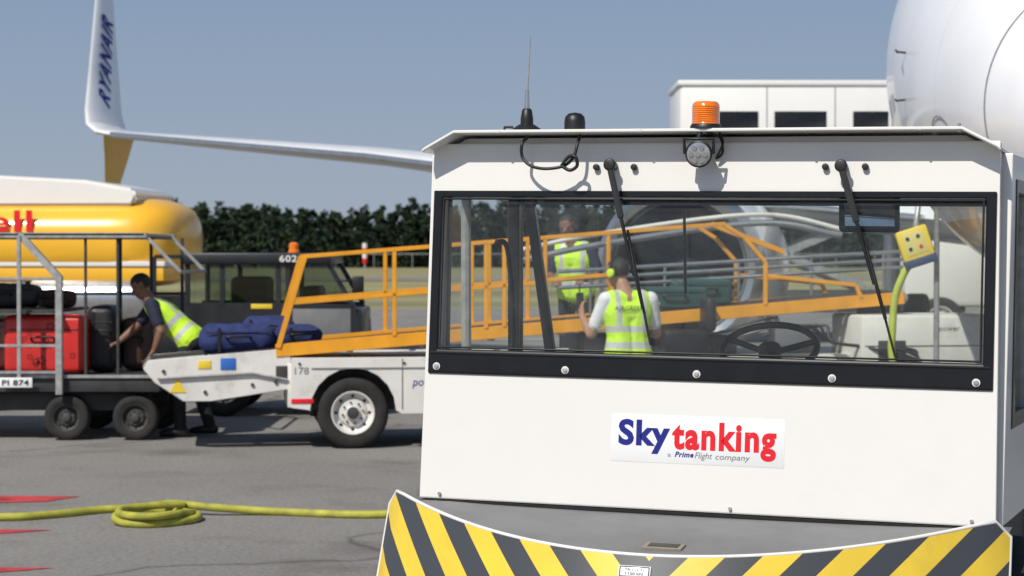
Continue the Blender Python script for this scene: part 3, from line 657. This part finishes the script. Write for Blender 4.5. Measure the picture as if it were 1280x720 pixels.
for y,off in ((-.02,0),(LW+.02,.0)):
    top=.79; w_=.036
    def rail(P,n='hand_rail',r=w_):
        for a,b in zip(P[:-1],P[1:]): sqtube(n,(a[0],y,cz(a[0])+a[1]),(b[0],y,cz(b[0])+b[1]),r,r,ORANGE,L)
    rail([(.02,.02),(.25,top)],'rail_post',.045); rail([(.24,top),(3.95,top)]); rail([(.13,.40),(2.35,.40)])
    for p in (1.02,1.82,1.98,2.34): rail([(p,.04),(p,top)],'rail_post')
    rail([(3.93,top),(4.12,.66),(4.32,.42),(4.32,.04)]); rail([(4.32,.30),(5.15,.15),(5.2,.03)])
    rail([(3.0,.04),(2.9,.42),(2.36,.42)]) if y<0 else rail([(3.1,.04),(3.1,top)])
for dz in (0,.075,.15):
    tube('guide_rail',[(2.6,LW-.15,1.37+dz),(5.9,LW-.15,1.56+dz)],.018,SILVER,L)
for x in (2.9,3.6,4.3,5.0,5.7): cyl('guide_post',(x,LW-.15,cz(x)+.05),(x,LW-.15,1.37+(x-2.6)*.058+.15),.014,SILVER,L,seg=10)
tube('guide_rail',[(2.3,LW+.25,1.62),(3.1,LW+.25,1.78),(4.6,LW+.25,1.98),(5.4,LW+.2,1.86)],.03,SILVER,L,smooth=True)
tube('guide_rail',[(2.3,LW+.25,1.72),(3.1,LW+.25,1.88),(4.6,LW+.25,2.06),(5.5,LW+.2,1.90)],.022,WHITE2,L,smooth=True)
sqtube('folding_rail',(4.05,LW-.1,1.96),(4.75,LW-.1,1.70),.05,.05,ORANGE,L)
def arch(cx,r,z0,n=10): return [(cx+r*math.cos(math.pi*(1-i/n)),z0+r*math.sin(math.pi*(1-i/n))*1.0) for i in range(n+1)]
poly=[(.13,.79),(.13,.36)]+[(.28,.34)]+arch(.66,.37,.33)+[(1.08,.30),(4.2,.30)]+arch(4.6,.37,.33)+[(5.0,.30),(5.9,.30),(5.9,.79)]
prism('chassis_skirt',poly,-.08,-.03,WHITE2,L,bev=.004); prism('chassis_skirt',poly,1.33,1.38,WHITE2,L,bev=.004)
box('chassis_top',.14,5.9,-.03,1.33,.70,.78,WHITE2,L); box('chassis_frame',.3,5.8,.2,1.1,.32,.70,DARK,L)
box('front_cross_member',.10,.16,-.03,1.33,.36,.74,WHITE2,L)
for x in (.66,4.6):
    wheel(L,x,.06,.31,.31,.22,WHITE2,-1); wheel(L,x,1.24,.31,.31,.22,WHITE2,1); cyl('axle',(x,.1,.31),(x,1.2,.31),.05,DARK,L)
text('unit_number','178',.16,.28,.65,.71,GREYT,L,y=-.083); box('rear_reflector',.13,.32,-.088,-.081,.40,.44,REDT,L,bev=.002)
text('maker_text','power',1.17,1.42,.52,.59,BLUET,L,y=-.083,shear=.2); sqtube('skirt_strip',(.3,-.085,.70),(5.8,-.085,.70),.01,.012,GALV,L)
for x in (.2,1.1): cyl('skirt_bolt',(x,-.08,.74),(x,-.09,.74),.012,DARK,L,seg=8)
box('skirt_seam',1.08,1.088,-.083,-.079,.34,.78,DARK,L,bev=.0005)
box('hydraulic_pack',2.7,4.1,.1,.9,.79,.96,DARK,L,bev=.02); cyl('lift_ram',(3.2,.2,.75),(4.5,.2,1.08),.05,SILVER,L); cyl('lift_ram_sleeve',(2.6,.2,.62),(3.5,.2,.82),.07,DARK,L)
box('engine_cover',5.1,6.35,-.35,.55,.55,1.14,WHITE2,L,bev=.03); text('cover_text','power',5.80,6.0,.99,1.035,GREYT,L,y=-.353,shear=.2)
box('cover_vent',5.25,5.5,-.356,-.349,.72,.92,DARK,L,bev=.002); box('cover_seam',5.13,6.3,-.354,-.349,.868,.876,DARK,L,bev=.001)
for i in range(4): tube('hydraulic_hose',[(4.3+i*.08,.0,.95),(4.6+i*.08,-.12,1.05),(4.9,-.1-.04*i,.9),(5.2+i*.1,-.36,.85),(5.6,-.4,.72+.03*i)],.013,BLACK,L,smooth=True)
box('control_box',4.35,4.75,-.12,.02,.80,1.05,DARK,L,bev=.02); box('control_box_lid',4.38,4.72,-.125,-.118,.86,1.02,GREY,L,bev=.003)
box('operator_seat',3.35,3.75,-.28,.0,.80,1.02,BLACK,L,bev=.04); box('operator_seat_back',3.72,3.82,-.28,.0,1.0,1.3,BLACK,L,bev=.04)
tube('operator_guard',[(3.0,-.3,.8),(3.0,-.3,1.25),(3.3,-.3,1.25)],.016,GALV,L)
def bag(name,x,y,z,lx,ly,lz,m,rz=0,par=None,soft=.4):
    e=empty(name,(x,y,z),(0,0,rz),par)
    o=box('shell',-lx/2,lx/2,-ly/2,ly/2,0,lz,m,e,bev=min(lx,ly,lz)*.28*(1+soft)*(1 if soft>.15 else .45),seg=5)
    d=o.modifiers.new('sub','SUBSURF'); d.levels=d.render_levels=2
    if soft>.15:
        tx=bpy.data.textures.new('crumple','CLOUDS'); tx.noise_scale=.16; dm=o.modifiers.new('d','DISPLACE'); dm.texture=tx; dm.strength=.06*soft; dm.mid_level=.5
    tube('handle',[(-.1,-ly*.5,lz*.55),(-.09,-ly*.5-.04,lz*.62),(.09,-ly*.5-.04,lz*.62),(.1,-ly*.5,lz*.55)],.010,BLACK,e,smooth=True)
    tube('zip',[(-lx*.42,-ly*.5+.0,lz*.75),(lx*.42,-ly*.5+.0,lz*.75)],.005,BLACK,e)
    if soft>.15: sqtube('strap',(-lx*.25,-ly*.5-.002,lz*.1),(-lx*.25,-ly*.5-.002,lz*.9),.01,.03,BLACK,e)
    return e
bag('travel_bag',-.33,.35,.80,.66,.42,.27,NAVY,R(4),L,.8); bag('travel_bag',-.05,.72,.83,.5,.32,.30,NAVY,R(-12),L,.8); bag('travel_bag',.20,.4,.86,.40,.4,.20,NAVY,R(10),L,.7)
bag('suitcase',3.55,.45,cz(3.55)+.06,.62,.42,.20,TEAL,0,L,.1); bag('suitcase',3.9,.7,cz(3.9)+.06,.5,.4,.24,TEAL,0,L,.1)
PB=empty('pendant_control_box',(3.02,14.9,0),(0,0,R(-8)))
bx=empty('tilt',(0,0,1.735),(0,R(-18),0),PB)
box('housing',-.12,.12,-.06,.06,-.13,.14,YELP,bx,bev=.02); 
for i in range(2):
    for j in range(2): cyl('button',(-.045+j*.08,-.06,.07-i*.08),(-.045+j*.08,-.068,.07-i*.08),.014,[BLACK,REDT][i*j],bx,seg=14)
box('button_plate',-.08,.08,-.0625,-.059,-.06,.11,mat('pale_label',(.7,.60,.2),.5),bx,bev=.001)
box('blue_band',-.125,.125,-.064,.064,-.15,-.085,mat('dark_blue_plastic',(.03,.05,.12),.5),bx,bev=.01)
tube('lime_hose',[(-.03,0,1.62),(-.09,0,1.52),(-.15,.0,1.35),(-.17,0,1.1),(-.17,0,.9),(-.1,0,.5),(-.05,.05,.15),(.2,.2,.03),(.8,.6,.03)],.028,HOSEG,PB,smooth=True)
tube('support_mast',[(.16,.08,0),(.16,.08,2.0),(.1,.06,2.08),(.02,0,2.05),(.0,0,1.87)],.022,GALV,PB,smooth=False); box('mast_foot',-.05,.35,-.1,.3,0,.04,DARK,PB)

# ------------------------------------------------------------------ baggage cart
K=empty('baggage_cart',(0,17.9,0),(0,0,0))
x0,x1=-6.3,-3.17
box('platform',x0,x1,0,1.45,.44,.585,DARK,K,bev=.01); sqtube('platform_edge',(x0,-.012,.58),(x1,-.012,.58),.02,.03,GALV,K)
box('roof',x0,-3.3,-.02,1.47,1.845,1.87,GALV,K,bev=.005)
for y in (0,1.45): sqtube('roof_edge',(x0,y,1.85),(-3.28,y,1.85),.04,.05,GALV,K)
sqtube('roof_brace',(-3.3,.02,1.85),(-2.98,.02,1.52),.03,.03,GALV,K); sqtube('roof_brace',(-3.3,1.4,1.85),(-2.98,1.4,1.52),.03,.03,GALV,K)
sqtube('end_bar',(-2.98,.02,1.52),(-2.98,1.4,1.52),.03,.03,GALV,K)
for x in (-3.84,-3.55): sqtube('post',(x,.03,.58),(x,.03,1.84),.025,.025,DARK,K)
for x in (-3.8,-3.5,-3.2): sqtube('post',(x,1.42,.58),(x,1.42,1.84),.03,.03,DARK,K)
sqtube('corner_post',(-4.06,-.05,.42),(-4.06,-.05,1.49),.06,.06,GALV,K); sqtube('corner_brace',(-4.06,-.05,1.47),(-4.42,-.02,1.86),.05,.06,GALV,K)
for x in (-4.42,-5.5,-6.1): sqtube('gate_upright',(x,-.05,.5),(x,-.05,1.85),.03,.035,GALV,K)
for z in (.62,.86,1.46): sqtube('gate_bar',(x0,-.055,z),(-4.06,-.055,z),.025,.026,GALV,K)
for z in (1.0,1.3): sqtube('rear_bar',(x0,1.44,z),(x1,1.44,z),.02,.03,DARK,K)
for x in (-5.6,-4.02,-3.40): wheel(K,x,.1,.205,.205,.14,DARK,-1); wheel(K,x,1.35,.205,.205,.14,DARK,1)
box('axle_beam',-5.7,-3.3,.2,.26,.26,.42,DARK,K); box('axle_beam',-5.7,-3.3,1.2,1.26,.26,.42,DARK,K)
sqtube('tow_bar',(-4.3,.5,.28),(-6.2,-.1,.22),.06,.05,DARK,K)
box('number_plate',-4.60,-4.30,-.072,-.066,.485,.575,STICK,K,bev=.003); text('number_text','PI 874',-4.57,-4.33,.505,.555,BLACK,K,y=-.076,bold=.02,space=1.05)
rp=mat('dark_red_print',(.30,.014,.014),.5)
for (cx,lx,lz,cy,rz) in ((-4.26,.74,.54,.42,.0),(-5.05,.70,.50,.50,.04)):
    RC=bag('suitcase',cx,cy,.59,lx,.46,lz,RED,rz,K,.12)
    for i in range(16):
        a=random.uniform(-lx*.4,lx*.4); b=random.uniform(.09,lz-.09); q=random.uniform(.016,.032)
        for t in range(5): cyl('print_petal',(a+q*math.cos(t*1.257),-.2295,b+q*math.sin(t*1.257)),(a+q*math.cos(t*1.257),-.2312,b+q*math.sin(t*1.257)),q*.55,rp,RC,seg=8)
bag('suitcase',-3.80,.7,.59,.26,.5,.62,mat('black_case',(.02,.02,.022),.5),0,K,.2); bag('suitcase',-3.56,1.0,.59,.22,.5,.5,mat('brown_case',(.08,.04,.03),.5),0,K,.2)
box('mid_shelf',x0,-4.1,.05,1.4,1.15,1.175,DARK,K,bev=.003)
bag('travel_bag',-4.8,.9,1.18,.7,.4,.22,mat('grey_bag',(.06,.06,.065),.8),.1,K,.9); bag('travel_bag',-5.8,.6,.59,.6,.5,.5,NAVY,0,K,.6)
bag('travel_bag',-4.3,.9,1.18,.35,.3,.16,mat('brown_bag',(.07,.035,.03),.8),-.2,K,.9)

# ------------------------------------------------------------------ black tow tractor
G=empty('baggage_tow_tractor',(-3.42,20.6,0))
BT=mat('black_tug_paint',(.022,.024,.028),.4,var=.3,coat=.2,dirt=.3)
body_poly=[(0,1.18),(0,.38),(.08,.36)]+arch(.42,.31,.36,8)+[(.8,.34),(1.14,.34)]+arch(1.48,.31,.36,8)+[(1.88,.38),(1.86,.98),(1.78,1.16),(1.3,1.18)]
for y in (0,1.35): prism('side_panel',body_poly,y,y+.05,BT,G,bev=.005)
box('hood',.02,1.86,.05,1.35,.5,1.12,BT,G,bev=.03)
box('roof',.02,1.55,-.05,1.45,1.58,1.70,BT,G,bev=.02)
for y in (.02,1.38):
    for a,b in (((.06,1.16),(.06,1.62)),((.42,1.16),(.42,1.62)),((1.0,1.16),(1.0,1.62)),((1.78,1.14),(1.5,1.62)),((1.10,1.16),(1.10,1.62))):
        sqtube('pillar',(a[0],y,a[1]),(b[0],y,b[1]),.05,.05,BT,G)
    from_py('window',[(.08,y,1.18),(1.74,y,1.18),(1.48,y,1.6),(.08,y,1.6)],[(0,1,2,3)],GLASSD,G)
box('side_lower_trim',1.15,1.75,-.006,-.001,.66,1.12,GREY,G,bev=.002); box('plate',.72,.94,-.010,-.004,1.12,1.17,YELP,G,bev=.002)
text('fleet_number','602',1.02,1.20,1.605,1.675,WHITE,G,y=-.053,bold=.02,space=1.1)
lathe('beacon',[(.06,0),(.06,.02),(.05,.03),(.05,.09),(.03,.11),(.001,.11)],AMBER,G,loc=(1.12,.4,1.70),axis='Z')
box('seat',.45,.85,.35,.95,1.0,1.45,DARK,G,bev=.06); box('driver_console',1.2,1.4,.4,1.0,1.1,1.35,BLACK,G,bev=.04)
sqtube('mirror_arm',(1.62,-.02,1.4),(1.80,-.16,1.42),.015,.015,BLACK,G); box('mirror',1.78,1.90,-.19,-.15,1.28,1.46,BLACK,G,bev=.015)
sqtube('rear_frame',(-.28,0,1.66),(-.28,0,.9),.04,.04,BT,G); sqtube('rear_frame',(-.28,0,1.66),(.05,0,1.66),.04,.04,BT,G); box('rear_tool_box',-.32,0,.05,1.3,.5,.92,BT,G)
for x in (.42,1.48): wheel(G,x,.12,.285,.285,.2,DARK,-1); wheel(G,x,1.28,.285,.285,.2,DARK,1)

# ------------------------------------------------------------------ fuel tanker
Q=empty('fuel_tanker_truck',(-4.62,27,0),(0,0,R(-6)))
def ring(x,hy,hz,cy,czz,n=40,p=2.7):
    r=[]
    for i in range(n):
        a=2*math.pi*i/n; c_,s_=math.cos(a),math.sin(a)
        r.append((x,cy+hy*math.copysign(abs(c_)**(2/p),c_),czz+hz*math.copysign(abs(s_)**(2/p),s_)))
    return r
rg=[ring(x,1.22*k,.63*(k**.75),1.2,1.86) for x,k in ((0,.12),(-.02,.35),(-.07,.58),(-.15,.75),(-.27,.87),(-.42,.95),(-.62,.99),(-.9,1),(-9,1))]
loft('tank',rg,YEL,Q)
prism('tank_top',[(-.62,2.36),(-.55,2.50),(-.62,2.60),(-1.3,2.72),(-3.5,2.84),(-9,2.90),(-9,2.36)],.25,2.15,WHITE,Q,bev=.04)
box('lower_body',-9,-.12,.05,2.35,1.33,1.52,YEL,Q,bev=.02); box('white_band',-9,-.10,.03,2.37,1.528,1.60,WHITE,Q,bev=.01); box('under_frame',-9,-.3,.5,1.9,.7,1.1,DARK,Q)
text('livery_text','Shell',-3.27,-1.93,2.0,2.30,REDT,Q,y=-.030,bold=.02,space=1.05)
cyl('hose_cylinder',(-2.0,.2,1.08),(-.35,.2,1.08),.30,SILVER,Q,bev=.05); cyl('hose_cylinder',(-3.9,.2,1.08),(-2.1,.2,1.08),.28,SILVER,Q,bev=.05)
for x in (-1.6,-2.9,-7.4): wheel(Q,x,.25,.5,.5,.3,WHITE2,-1); wheel(Q,x,2.1,.5,.5,.3,WHITE2,1)
for x in (-.5,-1.3,-2.1): sqtube('stay',(x,.1,.6),(x,.1,1.33),.05,.05,GALV,Q)
box('truck_cab',-11.2,-9.1,0,2.4,.6,2.9,WHITE,Q,bev=.15); box('cab_window',-10.9,-9.8,-.006,.01,1.8,2.6,BLACKG,Q,bev=.03); wheel(Q,-10.2,.2,.5,.5,.3,WHITE2,-1)

# ------------------------------------------------------------------ yellow hose on the apron
tube('yellow_ground_hose',[(-4.6,12.5,.024),(-3.3,12.45,.024),(-2.95,12.55,.024),(-2.6,12.85,.024),(-2.3,12.85,.024),(-2.02,12.62,.024),(-1.98,12.35,.024),(-2.2,12.13,.024),(-2.42,12.22,.03),(-2.45,12.5,.05),(-2.2,12.75,.07),(-1.9,12.72,.05),(-1.5,12.72,.024),(-1.0,12.58,.024),(-.5,12.62,.024),(.3,12.5,.024),(1.6,12.9,.024),(2.8,14.0,.024)],.026,HOSE,None,smooth=True)
tube('coil_turn',[(-2.02,12.64,.03),(-2.03,12.30,.07),(-2.2,12.10,.075),(-2.40,12.2,.075),(-2.42,12.5,.075),(-2.1,12.72,.075)],.024,HOSE,bpy.data.objects['yellow_ground_hose'],smooth=True)

# ------------------------------------------------------------------ aircraft
A=empty('passenger_jet',(3.66,12,0),(0,0,R(-15.5)))
prof=[(0,.02,2.52),(.04,.16,2.52),(.15,.32,2.53),(.4,.54,2.56),(.8,.78,2.62),(1.3,1.0,2.70),(1.9,1.22,2.82),(2.6,1.44,2.97),(3.4,1.62,3.1),(4.4,1.77,3.22),(5.5,1.86,3.29),(6.8,1.88,3.3),(12,1.88,3.3),(20,1.88,3.3),(27,1.88,3.3),(30,1.75,3.42),(33,1.4,3.7),(36,.85,4.1),(38.5,.3,4.4),(39,.05,4.45)]
def interp(s):
    for a,b in zip(prof[:-1],prof[1:]):
        if a[0]<=s<=b[0]:
            t=(s-a[0])/(b[0]-a[0]); return tuple(a[i]+(b[i]-a[i])*t for i in range(3))
rings=[]
for s_,r_,z_ in prof:
    rings.append([(r_*math.cos(2*math.pi*i/72),s_,z_+r_*1.05*math.sin(2*math.pi*i/72)) for i in range(72)])
fo=loft('fuselage',rings,HULL,A)
sb=fo.modifiers.new('s','SUBSURF'); sb.levels=2; sb.render_levels=2
tube('radome_seam',[(.83*math.cos(2*math.pi*i/60),.92,2.64+.83*1.05*math.sin(2*math.pi*i/60)) for i in range(60)],.006,GREYT,A,cyclic=True)
def hullpt(s_,ang,out=0):
    _,r_,z_=interp(s_); return Vector(((r_+out)*math.cos(ang),s_,z_+(r_+out)*1.05*math.sin(ang)))
for s_,an in ((2.9,R(186)),(2.9,R(173))):
    p=hullpt(s_,an,-.03); q=hullpt(s_,an,.06); cyl('pitot_mast',p,q,.009,DARK,A,seg=8); cyl('pitot_tube',q+Vector((0,.05,0)),q+Vector((0,-.12,0)),.008,DARK,A,seg=8)
for k in (-1,1):
    for (s0,s1,a0,a1) in ((1.75,2.15,60,84),(2.1,2.75,38,57),(2.8,3.3,30,46)):
        vv=[]
        for s_,a_ in ((s0,a0),(s1,a0),(s1+.15,a1),(s0+.3,a1)):
            an=R(a_) if k>0 else R(180-a_); vv.append(hullpt(s_,an,.012))
        from_py('cockpit_window',vv,[(0,1,2,3)],BLACKG,A)
for k in (-1,1):
    for i in range(38):
        s_=6.6+i*.6; an=R(14) if k>0 else R(166); p=hullpt(s_,an,.0); box('cabin_window',p.x-.02,p.x+.012 if k>0 else p.x+.02,p.y-.12,p.y+.12,p.z-.17,p.z+.17,BLACKG,A,bev=.015)
tube('access_panel_line',[hullpt(1.8+.25*math.cos(t),R(196+9*math.sin(t)),.003) for t in [i*math.pi/9 for i in range(18)]],.004,GREYT,A,cyclic=True)
def section(x,yle,z,c_,th,phi):
    nrm=Vector((math.sin(phi),0,math.cos(phi))); pts=[]
    up=[(1,0),(.8,.30),(.55,.72),(.35,.96),(.18,.9),(.07,.62),(.02,.34),(0,0),(.02,-.25),(.07,-.4),(.18,-.5),(.35,-.5),(.6,-.35),(.8,-.16)]
    for u_,t_ in up: pts.append(Vector((x,yle+u_*c_,z))+nrm*(t_*th*c_*.55))
    return pts
WINGM=mat('wing_paint',(.68,.69,.70),.35,var=.06,coat=.3)
for k in (1,-1):
    S=[(-1.2,12.1,2.05,8.0,.13,0),(-5.5,14.4,2.50,5.0,.12,0),(-11,17.3,3.25,3.3,.11,0),(-17.0,20.4,3.88,1.85,.10,R(6))]
    S2=[(-17.0,20.4,3.88,1.85,.10,R(6)),(-17.45,20.6,3.96,1.75,.10,R(22)),(-17.75,20.85,4.12,1.62,.09,R(50)),(-17.90,21.1,4.42,1.50,.09,R(72)),(-18.10,21.65,5.25,1.22,.07,R(77)),(-18.40,22.5,6.70,.75,.07,R(79)),(-18.42,22.7,6.78,.5,.05,R(79))]
    for nm,SS_,mm in (('wing',S,WINGM),('winglet',S2,HULLW)):
        rr=[[Vector((p.x*k,p.y,p.z)) for p in section(*q)] for q in SS_]
        loft(nm,rr,mm,A)
    rr=[[Vector((p.x*k,p.y,p.z)) for p in section(*q)] for q in ((-17.35,20.75,3.96,1.3,.09,R(-50)),(-17.55,21.2,3.50,.95,.08,R(-65)),(-17.95,22.0,2.52,.25,.06,R(-65)))]
    loft('winglet_strake',rr,GOLD,A)
    tube('slat_leading_edge',[(k*-2,12.5,2.13),(k*-5.5,14.385,2.51),(k*-11,17.285,3.255),(k*-17.0,20.385,3.88)],.05,SILVER,A)
    ex=-4.83*k; ez=1.52
    E=empty('engine',(ex,11.2,ez),(0,0,0),A)
    lathe('nacelle',[(.80,.9),(.80,.15),(.86,.04),(.94,.0),(1.0,.06),(1.07,.35),(1.11,1.0),(1.10,1.9),(1.0,2.8),(.86,3.4),(.84,3.4),(.8,2.8)],HULLW,E,seg=56)
    lathe('inlet_duct',[(.795,.12),(.79,.5),(.79,1.0)],FAN,E,seg=56)
    lathe('inlet_lip',[(.80,.16),(.85,.035),(.94,-.006),(1.003,.055),(1.045,.2)],SILVER,E,seg=56)
    lathe('fan_hub',[(.001,.5),(.1,.6),(.24,.85),(.26,1.0),(.79,1.0)],FAN,E)
    for i in range(24):
        a=i*math.pi/12; d=Vector((math.cos(a),0,math.sin(a))); t_=Vector((-math.sin(a),0,math.cos(a)))
        p=[d*.25+Vector((0,.85,0))-t_*.03,d*.78+Vector((0,.85,0))-t_*.08,d*.78+Vector((0,.95,0))+t_*.08,d*.25+Vector((0,.95,0))+t_*.03]
        from_py('fan_blade',p,[(0,1,2,3)],FAN,E)
    lathe('exhaust',[(.55,3.2),(.5,4.1),(.42,4.1),(.2,4.1),(.02,4.7)],SILVER,E)
    prism('pylon',[(1.0,.95),(2.6,1.12),(4.6,1.15),(4.6,.7),(1.2,.9)],-.12,.12,WINGM,E,bev=.02).rotation_euler=(0,0,R(90))
    cyl('gear_leg',(k*-2.85,18.6,2.2),(k*-2.85,18.6,.55),.1,SILVER,A)
    for dx in (-.25,.45):
        we=empty('gear_wheel',(k*-2.85+dx-.1,18.6,.55),(0,0,R(90)),A); wheel(we,0,0,0,.55,.35,WHITE2,-1)
    rr=[[Vector((p.x*k,p.y,p.z)) for p in section(*q)] for q in ((-.4,33.6,4.3,3.6,.1,0),(-7.1,37.8,4.9,1.2,.1,0))]
    loft('tail_plane',rr,WINGM,A)
prism('tail_fin',[(29.5,5.1),(33,6.2),(37.2,12.3),(39.2,12.3),(38.2,5.0)],-.15,.15,mat('tail_blue',(.01,.03,.2),.3,coat=.3),A,bev=.05).rotation_euler=(0,0,R(90))
cyl('nose_gear_leg',(0,4.2,2.0),(0,4.0,.35),.07,SILVER,A)
for dx in (-.2,.2):
    we=empty('nose_wheel',(dx,4.0,.345),(0,0,R(90)),A); wheel(we,0,0,0,.345,.2,WHITE2,-1)
p0=Vector((-17.93,21.80,4.56)); p1=Vector((-18.33,22.74,6.35))
tx=(p1-p0).normalized(); nx=Vector((math.sin(R(77.5)),0,math.cos(R(77.5)))); nx=(nx-tx*nx.dot(tx)).normalized(); ty=nx.cross(tx)
M=Matrix((tx,ty,nx)).transposed().to_4x4(); M.translation=p0+nx*.064
text('winglet_text','RYANAIR',0,2.0,-.23,.19,BLUET,A,mtx=M,bold=.025,shear=.3,space=1.12)

# ------------------------------------------------------------------ raised lift truck behind the wing
B=empty('ambulift_truck',(3.2,38,0))
box('raised_body',0,4.05,0,2.4,2.45,5.0,WHITE,B,bev=.06); box('roof_lip',-.04,4.09,-.04,2.44,4.93,5.03,WHITE,B,bev=.02)
for x in (.5,1.80,3.30): box('window',x,x+1.0 if x<3 else x+.68,-.012,.02,3.85,4.44,BLACKG,B,bev=.04)
for x in (1.65,2.95): box('panel_seam',x,x+.02,-.004,.004,2.5,4.9,GREYT,B,bev=.001)
box('truck_chassis',-.5,5.5,.2,2.2,.6,1.0,DARK,B); box('truck_cab',4.3,6.0,.1,2.3,.7,2.4,WHITE,B,bev=.12)
for a,b in (((.2,1.0),(3.8,2.45)),((3.8,1.0),(.2,2.45))):
    for y in (.4,2.0): sqtube('scissor_arm',(a[0],y,a[1]),(b[0],y,b[1]),.08,.14,GALV,B)
for x in (.3,5.0): wheel(B,x,.2,.45,.45,.3,WHITE2,-1); wheel(B,x,2.2,.45,.45,.3,WHITE2,1)
